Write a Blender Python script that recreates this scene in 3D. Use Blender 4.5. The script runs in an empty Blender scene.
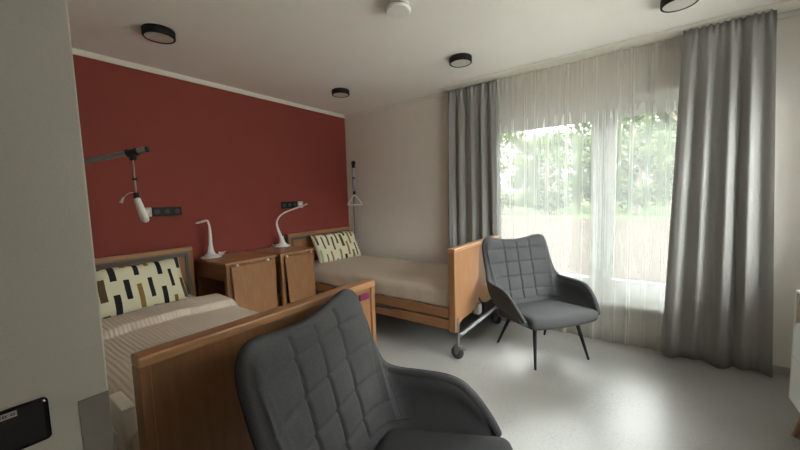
import bpy, bmesh, math, random
from mathutils import Vector, Matrix, noise
PI = math.pi
rnd = random.Random(7)
scene = bpy.context.scene
col = scene.collection

# ------------------------------------------------------------------ helpers
class MB:
    """collects shapes, builds ONE mesh object"""
    def __init__(s):
        s.bm = bmesh.new()
    def poly(s, pts, faces):
        vs = [s.bm.verts.new(p) for p in pts]
        for f in faces:
            try: s.bm.faces.new([vs[i] for i in f])
            except ValueError: pass
        return vs
    def box(s, a, b, r=0.0, seg=2, M=None):
        x0, y0, z0 = [min(a[i], b[i]) for i in range(3)]
        x1, y1, z1 = [max(a[i], b[i]) for i in range(3)]
        vs = s.poly([(x0,y0,z0),(x1,y0,z0),(x1,y1,z0),(x0,y1,z0),(x0,y0,z1),(x1,y0,z1),(x1,y1,z1),(x0,y1,z1)],
                    [(3,2,1,0),(4,5,6,7),(0,1,5,4),(1,2,6,5),(2,3,7,6),(3,0,4,7)])
        if r > 0:
            es = set(e for v in vs for e in v.link_edges)
            g = bmesh.ops.bevel(s.bm, geom=list(es), offset=r, segments=seg, affect='EDGES', profile=0.5)
            vs = list(set(v for f in g['faces'] for v in f.verts) | set(v for v in vs if v.is_valid))
        if M is not None:
            for v in vs: v.co = M @ v.co
        return vs
    def ring_skin(s, rings, closed_ring=True, cap=True, close=False):
        R = [[s.bm.verts.new(p) for p in r] for r in rings]
        n = len(R[0]); m = len(R)
        for i in range(m if close else m-1):
            a, b = R[i], R[(i+1) % m]
            for j in range(n if closed_ring else n-1):
                k = (j+1) % n
                try: s.bm.faces.new((a[j], a[k], b[k], b[j]))
                except ValueError: pass
        if cap and closed_ring and not close:
            s.bm.faces.new(R[0][::-1]); s.bm.faces.new(R[-1])
        return R
    def tube(s, pts, rad, n=10, close=False, flat=None):
        pts = [Vector(p) for p in pts]
        if not hasattr(rad, '__len__'): rad = [rad]*len(pts)
        rings = []; up = None
        for i, p in enumerate(pts):
            if close: t = pts[(i+1) % len(pts)] - pts[i-1]
            else: t = pts[min(i+1, len(pts)-1)] - pts[max(i-1, 0)]
            t.normalize()
            if up is None:
                up = Vector((0,0,1)) if abs(t.z) < .9 else Vector((0,1,0))
            up = (up - t*up.dot(t)).normalized(); sd = t.cross(up)
            fx = flat if flat else 1
            rings.append([p + rad[i]*(sd*math.cos(2*PI*k/n) + up*fx*math.sin(2*PI*k/n)) for k in range(n)])
        s.ring_skin(rings, True, True, close)
    def cyl(s, p0, p1, r0, r1=None, n=20):
        s.tube([p0, p1], [r0, r0 if r1 is None else r1], n)
    def lathe(s, prof, c=(0,0,0), n=32, axis='Z'):
        rings = []
        for r, z in prof:
            ring = []
            for k in range(n):
                a = 2*PI*k/n; x, y = r*math.cos(a), r*math.sin(a)
                if axis == 'Z': q = (x, y, z)
                elif axis == 'X': q = (z, x, y)
                else: q = (y, z, x)
                ring.append((c[0]+q[0], c[1]+q[1], c[2]+q[2]))
            rings.append(ring)
        s.ring_skin(rings)
    def prism(s, pts, d, axis='Y', at=0.0):
        """extrude an outline (2D) along an axis by d"""
        def P(p, o):
            if axis == 'Y': return (p[0], o, p[1])
            if axis == 'X': return (o, p[0], p[1])
            return (p[0], p[1], o)
        s.ring_skin([[P(p, at) for p in pts], [P(p, at+d) for p in pts]])
    def rbox(s, half, r, n=14, f=None):
        """rounded box, dense grid, optional deform f(Vector)->Vector"""
        h = Vector(half); verts = {}
        def V(p):
            k = (round(p[0],4), round(p[1],4), round(p[2],4))
            if k not in verts:
                q = Vector((p[0]*h.x, p[1]*h.y, p[2]*h.z))
                inn = Vector([max(-(h[i]-r), min(h[i]-r, q[i])) for i in range(3)])
                d = q - inn
                w = inn + d.normalized()*r if d.length > 1e-9 else q
                verts[k] = s.bm.verts.new(f(w) if f else w)
            return verts[k]
        g = [math.sin((i/n*2-1)*PI/2*.92)/math.sin(PI/2*.92) for i in range(n+1)]
        for ax in range(3):
            for sg in (-1, 1):
                for i in range(n):
                    for j in range(n):
                        def mk(u, v):
                            p = [0,0,0]; p[ax] = sg; p[(ax+1)%3] = u; p[(ax+2)%3] = v; return p
                        fs = [V(mk(g[i],g[j])), V(mk(g[i+1],g[j])), V(mk(g[i+1],g[j+1])), V(mk(g[i],g[j+1]))]
                        if sg < 0: fs = fs[::-1]
                        try: s.bm.faces.new(fs)
                        except ValueError: pass
    def build(s, name, mat, parent=None, smooth=None, loc=None, rotz=0):
        bmesh.ops.recalc_face_normals(s.bm, faces=s.bm.faces[:])
        me = bpy.data.meshes.new(name); s.bm.to_mesh(me); s.bm.free()
        o = bpy.data.objects.new(name, me); col.objects.link(o)
        if mat: me.materials.append(mat)
        if smooth is not None:
            for p in me.polygons: p.use_smooth = True
            if smooth < 179:
                me.set_sharp_from_angle(angle=math.radians(smooth))
        if parent is not None: o.parent = parent
        if loc is not None: o.location = loc
        o.rotation_euler = (0, 0, rotz)
        return o

def tag(o, label, cat, group=None, kind=None):
    if label: o['label'] = label
    if cat: o['category'] = cat
    if group: o['group'] = group
    if kind: o['kind'] = kind
    return o
def thing(name, label, cat, loc=(0,0,0), rotz=0, group=None):
    o = bpy.data.objects.new(name, None); col.objects.link(o)
    o.empty_display_size = .1
    o.location = loc; o.rotation_euler = (0,0,rotz)
    return tag(o, label, cat, group)
def struct(o, label, cat): return tag(o, label, cat, kind='structure')
def dup(root, loc, rotz, label):
    r = root.copy(); col.objects.link(r); r.location = loc; r.rotation_euler = (0,0,rotz); r['label'] = label
    for ch in list(root.children):
        c = ch.copy(); col.objects.link(c); c.parent = r
        for g in list(ch.children):
            d = g.copy(); col.objects.link(d); d.parent = c
    return r
def smooth_path(P, n):
    """Catmull-Rom through points P -> n samples"""
    P = [Vector(p) for p in P]; out = []
    for i in range(n):
        t = i/(n-1)*(len(P)-1); k = min(int(t), len(P)-2); t -= k
        p0, p1, p2, p3 = P[max(k-1,0)], P[k], P[k+1], P[min(k+2,len(P)-1)]
        out.append(.5*((2*p1)+(p2-p0)*t+(2*p0-5*p1+4*p2-p3)*t*t+(3*p1-p0-3*p2+p3)*t*t*t))
    return out

# ------------------------------------------------------------------ materials
def nodes(name):
    m = bpy.data.materials.new(name); m.use_nodes = True
    nt = m.node_tree; b = nt.nodes['Principled BSDF']
    return m, nt, b
def N(nt, t, **kw):
    n = nt.nodes.new(t)
    for k, v in kw.items():
        if k in n.inputs: n.inputs[k].default_value = v
        else: setattr(n, k, v)
    return n
def mat(name, c, rough=.6, metal=0., var=.06, scale=30., bump=0., bscale=200., spec=.5, stretch=(1,1,1)):
    m, nt, b = nodes(name); L = nt.links.new
    b.inputs['Roughness'].default_value = rough; b.inputs['Metallic'].default_value = metal
    b.inputs['Specular IOR Level'].default_value = spec
    tc = N(nt, 'ShaderNodeTexCoord'); mp = N(nt, 'ShaderNodeMapping'); mp.inputs['Scale'].default_value = stretch
    L(tc.outputs['Object'], mp.inputs[0])
    nz = N(nt, 'ShaderNodeTexNoise', Scale=scale, Detail=4.0); L(mp.outputs[0], nz.inputs['Vector'])
    rp = N(nt, 'ShaderNodeValToRGB')
    rp.color_ramp.elements[0].position = .3; rp.color_ramp.elements[1].position = .7
    rp.color_ramp.elements[0].color = [x*(1-var) for x in c]+[1]; rp.color_ramp.elements[1].color = [min(1, x*(1+var)) for x in c]+[1]
    L(nz.outputs['Fac'], rp.inputs[0]); L(rp.outputs[0], b.inputs['Base Color'])
    if bump:
        n2 = N(nt, 'ShaderNodeTexNoise', Scale=bscale, Detail=3.0); L(mp.outputs[0], n2.inputs['Vector'])
        bp = N(nt, 'ShaderNodeBump', Strength=bump, Distance=.002); L(n2.outputs['Fac'], bp.inputs['Height']); L(bp.outputs[0], b.inputs['Normal'])
    return m
def wood(name, c, axis='Z', rough=.32):
    st = {'Z': (14,14,1.1), 'X': (1.1,14,14), 'Y': (14,1.1,14)}[axis]
    m, nt, b = nodes(name); L = nt.links.new
    b.inputs['Roughness'].default_value = rough; b.inputs['Specular IOR Level'].default_value = .35
    tc = N(nt, 'ShaderNodeTexCoord'); mp = N(nt, 'ShaderNodeMapping'); mp.inputs['Scale'].default_value = st
    L(tc.outputs['Object'], mp.inputs[0])
    nz = N(nt, 'ShaderNodeTexNoise', Scale=3.0, Detail=6.0, Distortion=.6); L(mp.outputs[0], nz.inputs['Vector'])
    n2 = N(nt, 'ShaderNodeTexNoise', Scale=14.0, Detail=3.0); L(mp.outputs[0], n2.inputs['Vector'])
    ad = N(nt, 'ShaderNodeMath', operation='MULTIPLY_ADD'); ad.inputs[1].default_value = .35
    L(n2.outputs['Fac'], ad.inputs[0]); L(nz.outputs['Fac'], ad.inputs[2])
    rp = N(nt, 'ShaderNodeValToRGB'); e = rp.color_ramp.elements
    e[0].position = .4; e[1].position = 1.0
    e[0].color = [c[0]*.84, c[1]*.80, c[2]*.76, 1]; e[1].color = [c[0]*1.12, c[1]*1.13, c[2]*1.15, 1]
    L(ad.outputs[0], rp.inputs[0]); L(rp.outputs[0], b.inputs['Base Color'])
    return m
WOODC = (.29, .145, .069)
M = dict(
    white=mat('wall_paint', (.76,.71,.655), .85, var=.015, scale=8, bump=.15, bscale=350, spec=.2),
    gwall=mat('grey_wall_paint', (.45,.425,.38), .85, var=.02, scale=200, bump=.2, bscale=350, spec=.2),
    red=mat('brick_red_paint', (.265,.056,.042), .75, var=.03, scale=6, bump=.15, bscale=350, spec=.25),
    ceil=mat('ceiling_paint', (.87,.83,.785), .9, var=.01, scale=5, spec=.1),
    trim=mat('trim_white', (.75,.72,.66), .6, var=.01),
    base=mat('skirting_vinyl', (.47,.40,.34), .5, var=.03),
    wood=wood('beech_veneer', WOODC, 'Z'), woodx=wood('beech_edge_band', (.40,.21,.105), 'X'), woody=wood('beech_rail', WOODC, 'Y'),
    oak=wood('light_oak', (.42,.28,.17), 'X'),
    fabric=mat('grey_wool_upholstery', (.072,.072,.075), .95, var=.30, scale=420, bump=.35, bscale=600, spec=.15),
    piping=mat('dark_piping', (.018,.018,.02), .8),
    black=mat('black_powder_coat', (.012,.012,.013), .6, spec=.25),
    blackgloss=mat('black_glass', (.008,.008,.009), .12),
    metal=mat('brushed_steel', (.26,.26,.27), .5, 1.0),
    dmetal=mat('grey_metal_tube', (.24,.23,.22), .45, .5),
    rubber=mat('grey_rubber', (.05,.05,.055), .7),
    plastic=mat('white_plastic', (.80,.77,.74), .35),
    gplastic=mat('beige_plastic', (.52,.52,.44), .4),
    diffuser=mat('opal_diffuser', (.62,.58,.54), .4, var=.01),
    pvc=mat('window_pvc', (.86,.87,.86), .35, var=.01),
    sill=mat('window_sill_board', (.82,.81,.78), .3, var=.01),
    curtain=mat('curtain_cloth', (.30,.29,.28), .95, var=.08, scale=300, bump=.3, bscale=500, spec=.1),
    guard=mat('taupe_wall_guard', (.185,.165,.14), .6, var=.04, scale=90),
    magenta=mat('magenta_label', (.16,.008,.06), .4),
    pale=mat('pale_print', (.42,.16,.26), .6),
    paper=mat('label_paper', (.42,.40,.36), .7), ink=mat('label_ink', (.03,.03,.03), .7),
    lacquer=mat('white_lacquer', (.74,.76,.72), .3, var=.01),
    mattress=mat('mattress_cover', (.72,.68,.60), .9),
    guide=mat('dark_guide_rail', (.085,.08,.075), .5),
    strap=mat('woven_strap', (.38,.36,.34), .8),
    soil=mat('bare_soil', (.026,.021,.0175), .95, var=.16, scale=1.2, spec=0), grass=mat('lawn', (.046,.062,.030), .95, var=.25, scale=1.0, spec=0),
    bark=mat('tree_bark', (.16,.12,.09), .9),
    bounce_ground=mat('bounce_concrete', (.32,.31,.29), .9, var=.08, scale=3),  # pale ground added out of view to bounce daylight indoors
    extwall=mat('outside_render', (.6,.58,.54), .9),
)
# floor: pale linoleum, welded seam lines
def floor_mat():
    m, nt, b = nodes('floor_linoleum'); L = nt.links.new
    b.inputs['Roughness'].default_value = .36; b.inputs['Specular IOR Level'].default_value = .4
    tc = N(nt, 'ShaderNodeTexCoord')
    nz = N(nt, 'ShaderNodeTexNoise', Scale=60.0, Detail=6.0); L(tc.outputs['Object'], nz.inputs['Vector'])
    n2 = N(nt, 'ShaderNodeTexNoise', Scale=2.5, Detail=3.0); L(tc.outputs['Object'], n2.inputs['Vector'])
    mx = N(nt, 'ShaderNodeMath', operation='ADD'); L(nz.outputs['Fac'], mx.inputs[0]); L(n2.outputs['Fac'], mx.inputs[1])
    rp = N(nt, 'ShaderNodeValToRGB'); e = rp.color_ramp.elements
    e[0].position = .75; e[0].color = (.30,.288,.268,1); e[1].position = 1.25; e[1].color = (.345,.333,.313,1)
    L(mx.outputs[0], rp.inputs[0])
    sx = N(nt, 'ShaderNodeSeparateXYZ'); L(tc.outputs['Object'], sx.inputs[0])
    a = N(nt, 'ShaderNodeMath', operation='ADD'); a.inputs[1].default_value = 2.83; L(sx.outputs['Y'], a.inputs[0])
    ab = N(nt, 'ShaderNodeMath', operation='ABSOLUTE'); L(a.outputs[0], ab.inputs[0])
    lt = N(nt, 'ShaderNodeMath', operation='LESS_THAN'); lt.inputs[1].default_value = .003; L(ab.outputs[0], lt.inputs[0])
    mc = N(nt, 'ShaderNodeMix', data_type='RGBA'); L(lt.outputs[0], mc.inputs['Factor']); L(rp.outputs[0], mc.inputs['A']); mc.inputs['B'].default_value = (.34,.31,.28,1)
    L(mc.outputs['Result'], b.inputs['Base Color'])
    return m
M['floor'] = floor_mat()
# patterned pillow: staggered vertical bars on cream
def pillow_mat():
    m, nt, b = nodes('pillow_bar_print'); L = nt.links.new
    b.inputs['Roughness'].default_value = .9
    tc = N(nt, 'ShaderNodeTexCoord'); sp = N(nt, 'ShaderNodeSeparateXYZ'); L(tc.outputs['UV'], sp.inputs[0])
    def mth(op, a, bb=None):
        n = N(nt, 'ShaderNodeMath', operation=op)
        if hasattr(a, 'links'): L(a, n.inputs[0])
        else: n.inputs[0].default_value = a
        if bb is not None:
            if hasattr(bb, 'links'): L(bb, n.inputs[1])
            else: n.inputs[1].default_value = bb
        return n.outputs[0]
    u = mth('MULTIPLY', sp.outputs['X'], 10.0); ci = mth('FLOOR', u); fu = mth('FRACT', u)
    w1 = N(nt, 'ShaderNodeTexWhiteNoise', noise_dimensions='1D'); L(mth('ADD', ci, 3.7), w1.inputs['W'])
    w2 = N(nt, 'ShaderNodeTexWhiteNoise', noise_dimensions='1D'); L(mth('ADD', ci, 31.2), w2.inputs['W'])
    v = mth('ADD', mth('MULTIPLY', sp.outputs['Y'], 1.55), mth('ADD', mth('MULTIPLY', mth('MODULO', ci, 2.0), .5), mth('MULTIPLY', w1.outputs['Value'], .45)))
    ri = mth('FLOOR', v); fv = mth('FRACT', v)
    cx = N(nt, 'ShaderNodeCombineXYZ'); L(ci, cx.inputs[0]); L(ri, cx.inputs[1])
    wc = N(nt, 'ShaderNodeTexWhiteNoise', noise_dimensions='2D'); L(cx.outputs[0], wc.inputs['Vector'])
    wid = mth('ADD', mth('MULTIPLY', w2.outputs['Value'], .34), .28)
    msk = mth('MULTIPLY', mth('MULTIPLY', mth('GREATER_THAN', fu, .15), mth('LESS_THAN', fu, mth('ADD', wid, .15))),
              mth('MULTIPLY', mth('GREATER_THAN', fv, .12), mth('LESS_THAN', fv, mth('ADD', mth('MULTIPLY', wc.outputs['Value'], .22), .66))))
    rp = N(nt, 'ShaderNodeValToRGB'); rp.color_ramp.interpolation = 'CONSTANT'
    e = rp.color_ramp.elements; e[0].position = 0; e[0].color = (.012,.012,.016,1); e[1].position = .33; e[1].color = (.10,.06,.025,1)
    for p, c in ((.62, (.26,.15,.035,1)), (.92, (.36,.38,.25,1))):
        x = e.new(p); x.color = c
    L(wc.outputs['Value'], rp.inputs[0])
    mc = N(nt, 'ShaderNodeMix', data_type='RGBA'); L(msk, mc.inputs['Factor']); mc.inputs['A'].default_value = (.68,.64,.47,1); L(rp.outputs[0], mc.inputs['B'])
    L(mc.outputs['Result'], b.inputs['Base Color'])
    nz = N(nt, 'ShaderNodeTexNoise', Scale=400.0); bp = N(nt, 'ShaderNodeBump', Strength=.2, Distance=.002); L(nz.outputs['Fac'], bp.inputs['Height']); L(bp.outputs[0], b.inputs['Normal'])
    return m
M['pillow'] = pillow_mat()
# ribbed bedspreads
def spread_mat(name, c, axis, freq, strength, dist):
    m, nt, b = nodes(name); L = nt.links.new
    b.inputs['Roughness'].default_value = .95; b.inputs['Specular IOR Level'].default_value = .1
    tc = N(nt, 'ShaderNodeTexCoord')
    nz = N(nt, 'ShaderNodeTexNoise', Scale=5.0, Detail=2.0); L(tc.outputs['UV'], nz.inputs['Vector'])
    wv = N(nt, 'ShaderNodeTexWave', Scale=freq, Distortion=1.2, Detail=1.0); wv.bands_direction = axis
    wv.inputs['Detail Scale'].default_value = .6
    L(tc.outputs['UV'], wv.inputs['Vector'])
    n3 = N(nt, 'ShaderNodeTexNoise', Scale=90.0, Detail=3.0); L(tc.outputs['UV'], n3.inputs['Vector'])
    ad = N(nt, 'ShaderNodeMath', operation='MULTIPLY_ADD'); ad.inputs[1].default_value = .5; L(n3.outputs['Fac'], ad.inputs[0]); L(wv.outputs['Fac'], ad.inputs[2])
    bp = N(nt, 'ShaderNodeBump', Strength=strength, Distance=dist); L(ad.outputs[0], bp.inputs['Height']); L(bp.outputs[0], b.inputs['Normal'])
    rp = N(nt, 'ShaderNodeValToRGB'); e = rp.color_ramp.elements
    e[0].color = [x*.88 for x in c]+[1]; e[1].color = [min(1,x*1.08) for x in c]+[1]
    L(n3.outputs['Fac'], rp.inputs[0]); L(rp.outputs[0], b.inputs['Base Color'])
    return m
M['quilt'] = spread_mat('quilted_taupe_cotton', (.64,.54,.45), 'X', 14.0, .45, .004)
M['spread'] = spread_mat('ribbed_beige_cotton', (.62,.52,.42), 'X', 16.0, .5, .005)
# sheer voile: partly see-through, denser at grazing angles
def sheer_mat():
    m = bpy.data.materials.new('white_voile'); m.use_nodes = True; nt = m.node_tree; nt.nodes.clear(); L = nt.links.new
    out = N(nt, 'ShaderNodeOutputMaterial')
    tr = N(nt, 'ShaderNodeBsdfTransparent'); tr.inputs[0].default_value = (1,1,1,1)
    tl = N(nt, 'ShaderNodeBsdfTranslucent'); tl.inputs[0].default_value = (.86,.88,.87,1)
    df = N(nt, 'ShaderNodeBsdfDiffuse'); df.inputs[0].default_value = (.80,.80,.77,1)
    m1 = N(nt, 'ShaderNodeMixShader'); m1.inputs[0].default_value = .5; L(tl.outputs[0], m1.inputs[1]); L(df.outputs[0], m1.inputs[2])
    lw = N(nt, 'ShaderNodeLayerWeight', Blend=.5)
    mr = N(nt, 'ShaderNodeMapRange'); mr.inputs['From Min'].default_value = 0.; mr.inputs['From Max'].default_value = 1.
    mr.inputs['To Min'].default_value = .28; mr.inputs['To Max'].default_value = .60
    L(lw.outputs['Facing'], mr.inputs['Value'])
    m2 = N(nt, 'ShaderNodeMixShader'); L(mr.outputs[0], m2.inputs[0]); L(tr.outputs[0], m2.inputs[1]); L(m1.outputs[0], m2.inputs[2])
    L(m2.outputs[0], out.inputs[0]); return m
M['sheer'] = sheer_mat()
def glass_mat():
    m = bpy.data.materials.new('window_glass'); m.use_nodes = True; nt = m.node_tree; nt.nodes.clear(); L = nt.links.new
    out = N(nt, 'ShaderNodeOutputMaterial'); tr = N(nt, 'ShaderNodeBsdfTransparent'); tr.inputs[0].default_value = (.93,.96,.94,1)
    gl = N(nt, 'ShaderNodeBsdfGlossy', Roughness=.02); fr = N(nt, 'ShaderNodeFresnel', IOR=1.45)
    mx = N(nt, 'ShaderNodeMixShader'); L(fr.outputs[0], mx.inputs[0]); L(tr.outputs[0], mx.inputs[1]); L(gl.outputs[0], mx.inputs[2]); L(mx.outputs[0], out.inputs[0]); return m
M['glass'] = glass_mat()
def leaf_mat(name, c):
    m = bpy.data.materials.new(name); m.use_nodes = True; nt = m.node_tree; nt.nodes.clear(); L = nt.links.new
    out = N(nt, 'ShaderNodeOutputMaterial'); tc = N(nt, 'ShaderNodeTexCoord')
    nz = N(nt, 'ShaderNodeTexNoise', Scale=2.2, Detail=4.0); L(tc.outputs['Object'], nz.inputs['Vector'])
    rp = N(nt, 'ShaderNodeValToRGB'); rp.color_ramp.elements[0].position = .35; rp.color_ramp.elements[1].position = .65
    rp.color_ramp.elements[0].color = [x*.45 for x in c]+[1]; rp.color_ramp.elements[1].color = [min(1,x*1.65) for x in c]+[1]
    L(nz.outputs['Fac'], rp.inputs[0])
    tl = N(nt, 'ShaderNodeBsdfTranslucent'); df = N(nt, 'ShaderNodeBsdfDiffuse'); L(rp.outputs[0], tl.inputs[0]); L(rp.outputs[0], df.inputs[0])
    mx = N(nt, 'ShaderNodeMixShader'); mx.inputs[0].default_value = .5; L(tl.outputs[0], mx.inputs[1]); L(df.outputs[0], mx.inputs[2]); L(mx.outputs[0], out.inputs[0]); return m

# ------------------------------------------------------------------ room (corner of red wall and window wall is the origin)
H = 2.648; XW = -4.9; YS = -4.78; XB = -3.483; YB = -2.744; T = .30
WY0, WY1, WZ0, WZ1 = -2.12, -4.30, .33, 2.24
b = MB(); b.box((XW,YS,-.12),(0,0,0)); struct(b.build('floor', M['floor']), 'pale grey linoleum floor', 'floor')
b = MB(); b.box((XW-.2,YS-.2,H),(T,.2,H+.15)); struct(b.build('ceiling', M['ceil']), 'plain white ceiling', 'ceiling')
b = MB(); b.box((XB-.05,0,-.12),(T,.2,H)); struct(b.build('wall_back', M['red']), 'brick red wall behind the bed heads', 'wall')
b = MB()
b.box((0,WY0,-.12),(T,0,H)); b.box((0,YS-.2,-.12),(T,WY1,H)); b.box((0,WY1,-.12),(T,WY0,WZ0-.0)); b.box((0,WY1,WZ1),(T,WY0,H))
struct(b.build('wall_right', M['white']), 'off-white wall around the wide window', 'wall')
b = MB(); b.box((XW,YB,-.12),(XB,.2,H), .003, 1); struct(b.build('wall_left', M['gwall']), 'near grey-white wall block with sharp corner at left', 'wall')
VX0, VX1, VZ0, VZ1 = -2.30, -.20, .90, 2.32  # opening for an added window, out of view, that fills the room with light
b = MB()
b.box((XW-.2,YS-.2,-.12),(VX0,YS,H)); b.box((VX1,YS-.2,-.12),(0,YS,H)); b.box((VX0,YS-.2,-.12),(VX1,YS,VZ0)); b.box((VX0,YS-.2,VZ1),(VX1,YS,H))
struct(b.build('wall_front', M['white']), 'off-white wall behind the low dresser', 'wall')
b = MB(); b.box((XW-.2,YS,-.12),(XW,.2,H)); struct(b.build('wall_entry', M['white']), 'off-white wall at the entry end of the room', 'wall')
# white painted cornice strips
b = MB(); b.box((XB,-.012,H-.046),(0,0,H)); struct(b.build('trim_1', M['trim']), 'white strip between red wall and ceiling', 'trim')
b = MB(); b.box((-.012,YS,H-.046),(0,-.012,H)); struct(b.build('trim_2', M['trim']), 'white strip above the window wall', 'trim')
b = MB(); b.box((-.012,YS,0),(0,0,.05)); struct(b.build('baseboard_right', M['base']), 'low tan skirting under the window', 'baseboard')
b = MB(); b.box((XB,-.012,0),(-.012,0,.05)); struct(b.build('baseboard_back', M['base']), 'low tan skirting under the red wall', 'baseboard')
# taupe guard on the near wall corner
b = MB(); b.box((XB-.048,YB-.0015,0),(XB-.001,YB,1.03))
struct(b.build('trim_3', M['guard']), 'taupe corner guard on the near left wall', 'trim')

# window: white frame, two sashes with a wide middle post, panes, sill
XF = .15
b = MB()
fy = [WY0, -3.20, -3.42, WY1]
b.box((XF,WY0,2.16),(XF+.08,WY1,WZ1)); b.box((XF,WY0,.36),(XF+.08,WY1,.44))
b.box((XF,WY0,.44),(XF+.08,WY0-.06,2.16)); b.box((XF,WY1,.44),(XF+.08,WY1+.06,2.16)); b.box((XF+.01,-3.27,.44),(XF+.08,-3.35,2.16))
win = struct(b.build('window_1', M['pvc']), 'wide two-pane white window behind the sheer curtain', 'window')
for (ya, yb) in ((WY0-.05, -3.295), (-3.325, WY1+.05)):
    s_ = MB(); t = .085
    x0, x1 = XF-.01, XF+.022
    s_.box((x0,ya,2.09),(x1,yb,2.20),.006,1); s_.box((x0,ya,.42),(x1,yb,.555),.006,1)
    s_.box((x0,ya,.555),(x1,ya-t,2.09)); s_.box((x0,yb,.555),(x1,yb+t,2.09))
    sash = s_.build('window_sash', M['pvc'], win)
    g = MB(); g.box((XF+.004,ya-t+.01,.54),(XF+.010,yb+t-.01,2.10)); g.build('window_pane', M['glass'], sash)
h_ = MB(); h_.box((XF-.022,-3.36,1.18),(XF-.01,-3.39,1.28),.003,1); h_.box((XF-.045,-3.365,1.22),(XF-.03,-3.385,1.35),.004,1); h_.box((XF-.04,-3.365,1.225),(XF-.015,-3.385,1.245))
h_.build('window_handle', M['pvc'], win)
b = MB(); b.box((-.045,WY1,WZ0),(XF+.02,WY0,WZ0+.032),.006,2); struct(b.build('trim_4', M['sill']), 'bright white window sill board', 'window sill')

b = MB()  # added window, unseen by the camera, lets in fill light
ya, yb = YS-.12, YS-.06
b.box((VX0,ya,VZ1-.06),(VX1,yb,VZ1)); b.box((VX0,ya,VZ0),(VX1,yb,VZ0+.06)); b.box((VX0,ya,VZ0),(VX0+.06,yb,VZ1)); b.box((VX1-.06,ya,VZ0),(VX1,yb,VZ1))
w2 = struct(b.build('fill_window', M['pvc']), 'white window added out of view above the dresser for fill light', 'window')
b = MB(); b.box((VX0+.05,YS-.095,VZ0+.05),(VX1-.05,YS-.085,VZ1-.05)); b.build('window_pane', M['glass'], w2)
b = MB(); b.box((-12,-16,-.4),(T,YS-.2,-.12)); struct(b.build('bounce_ground', M['bounce_ground']), 'pale unseen ground added outside the fill window to bounce light', 'ground')  # added reflector ground, bounces sky light up to the ceiling
# ------------------------------------------------------------------ outside
b = MB(); b.box((T,-14,2.6),(T+.25,8,6.5)); b.box((T,-14,-.2),(T+.02,WY1-.02,2.6)); b.box((T,WY0+.02,-.2),(T+.02,8,2.6))
struct(b.build('facade', M['extwall']), 'pale outside face of the building above the window', 'facade')
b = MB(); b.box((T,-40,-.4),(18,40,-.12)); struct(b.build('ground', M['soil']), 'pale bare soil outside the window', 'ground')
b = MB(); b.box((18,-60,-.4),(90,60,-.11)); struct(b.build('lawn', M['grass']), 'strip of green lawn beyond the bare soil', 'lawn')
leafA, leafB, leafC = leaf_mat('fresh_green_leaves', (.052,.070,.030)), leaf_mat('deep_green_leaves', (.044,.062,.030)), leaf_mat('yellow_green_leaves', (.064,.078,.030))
def tree(x, y, h, r, n, lm, label, seed, low=.16):
    R = random.Random(seed)
    t = thing('leafy_tree', label, 'tree', (x, y, -.12), 0, 'trees beyond the lawn')
    tr = MB(); wob = [(R.uniform(-.12,.12)*i, R.uniform(-.12,.12)*i, h*.8*i/5) for i in range(6)]
    tr.tube(wob, [.16*h/8*(1-.8*i/5)+.02 for i in range(6)], 8)
    for k in range(7):
        z0 = h*R.uniform(.25,.65); a = R.uniform(0, 2*PI); l = r*R.uniform(.5,.9)
        tr.tube([(wob[2][0], wob[2][1], z0), (math.cos(a)*l*.5, math.sin(a)*l*.5, z0+h*.07), (math.cos(a)*l, math.sin(a)*l, z0+h*.18)], [.05,.035,.012], 6)
    tr.build('trunk', M['bark'], t, 60)
    cl = []
    for k in range(26):
        z = R.uniform(low, .96)*h; prof = math.sin(PI*min(1,max(.12,(z/h-low+.12)/(1.12-low))))**.6
        a = R.uniform(0, 2*PI); d = r*prof*math.sqrt(R.uniform(.05, 1))
        cl.append((math.cos(a)*d, math.sin(a)*d, z, R.uniform(.5,.95)*r*.42))
    me_v, me_f = [], []
    for k in range(int(n*.95)):
        c = cl[R.randrange(len(cl))]; v = Vector((R.gauss(0,1), R.gauss(0,1), R.gauss(0,.8))).normalized()*c[3]*R.uniform(.35,1.05)
        p = Vector(c[:3])+v; s_ = R.uniform(.12,.26)
        a_ = Vector((R.gauss(0,1),R.gauss(0,1),R.gauss(0,1))).normalized(); b_ = a_.orthogonal().normalized()
        i = len(me_v); me_v += [p-a_*s_, p+b_*s_*.5, p+a_*s_, p-b_*s_*.5]; me_f.append((i,i+1,i+2,i+3))
    me = bpy.data.meshes.new('foliage'); me.from_pydata(me_v, [], me_f); me.materials.append(lm)
    o = bpy.data.objects.new('foliage', me); col.objects.link(o); o.parent = t
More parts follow.
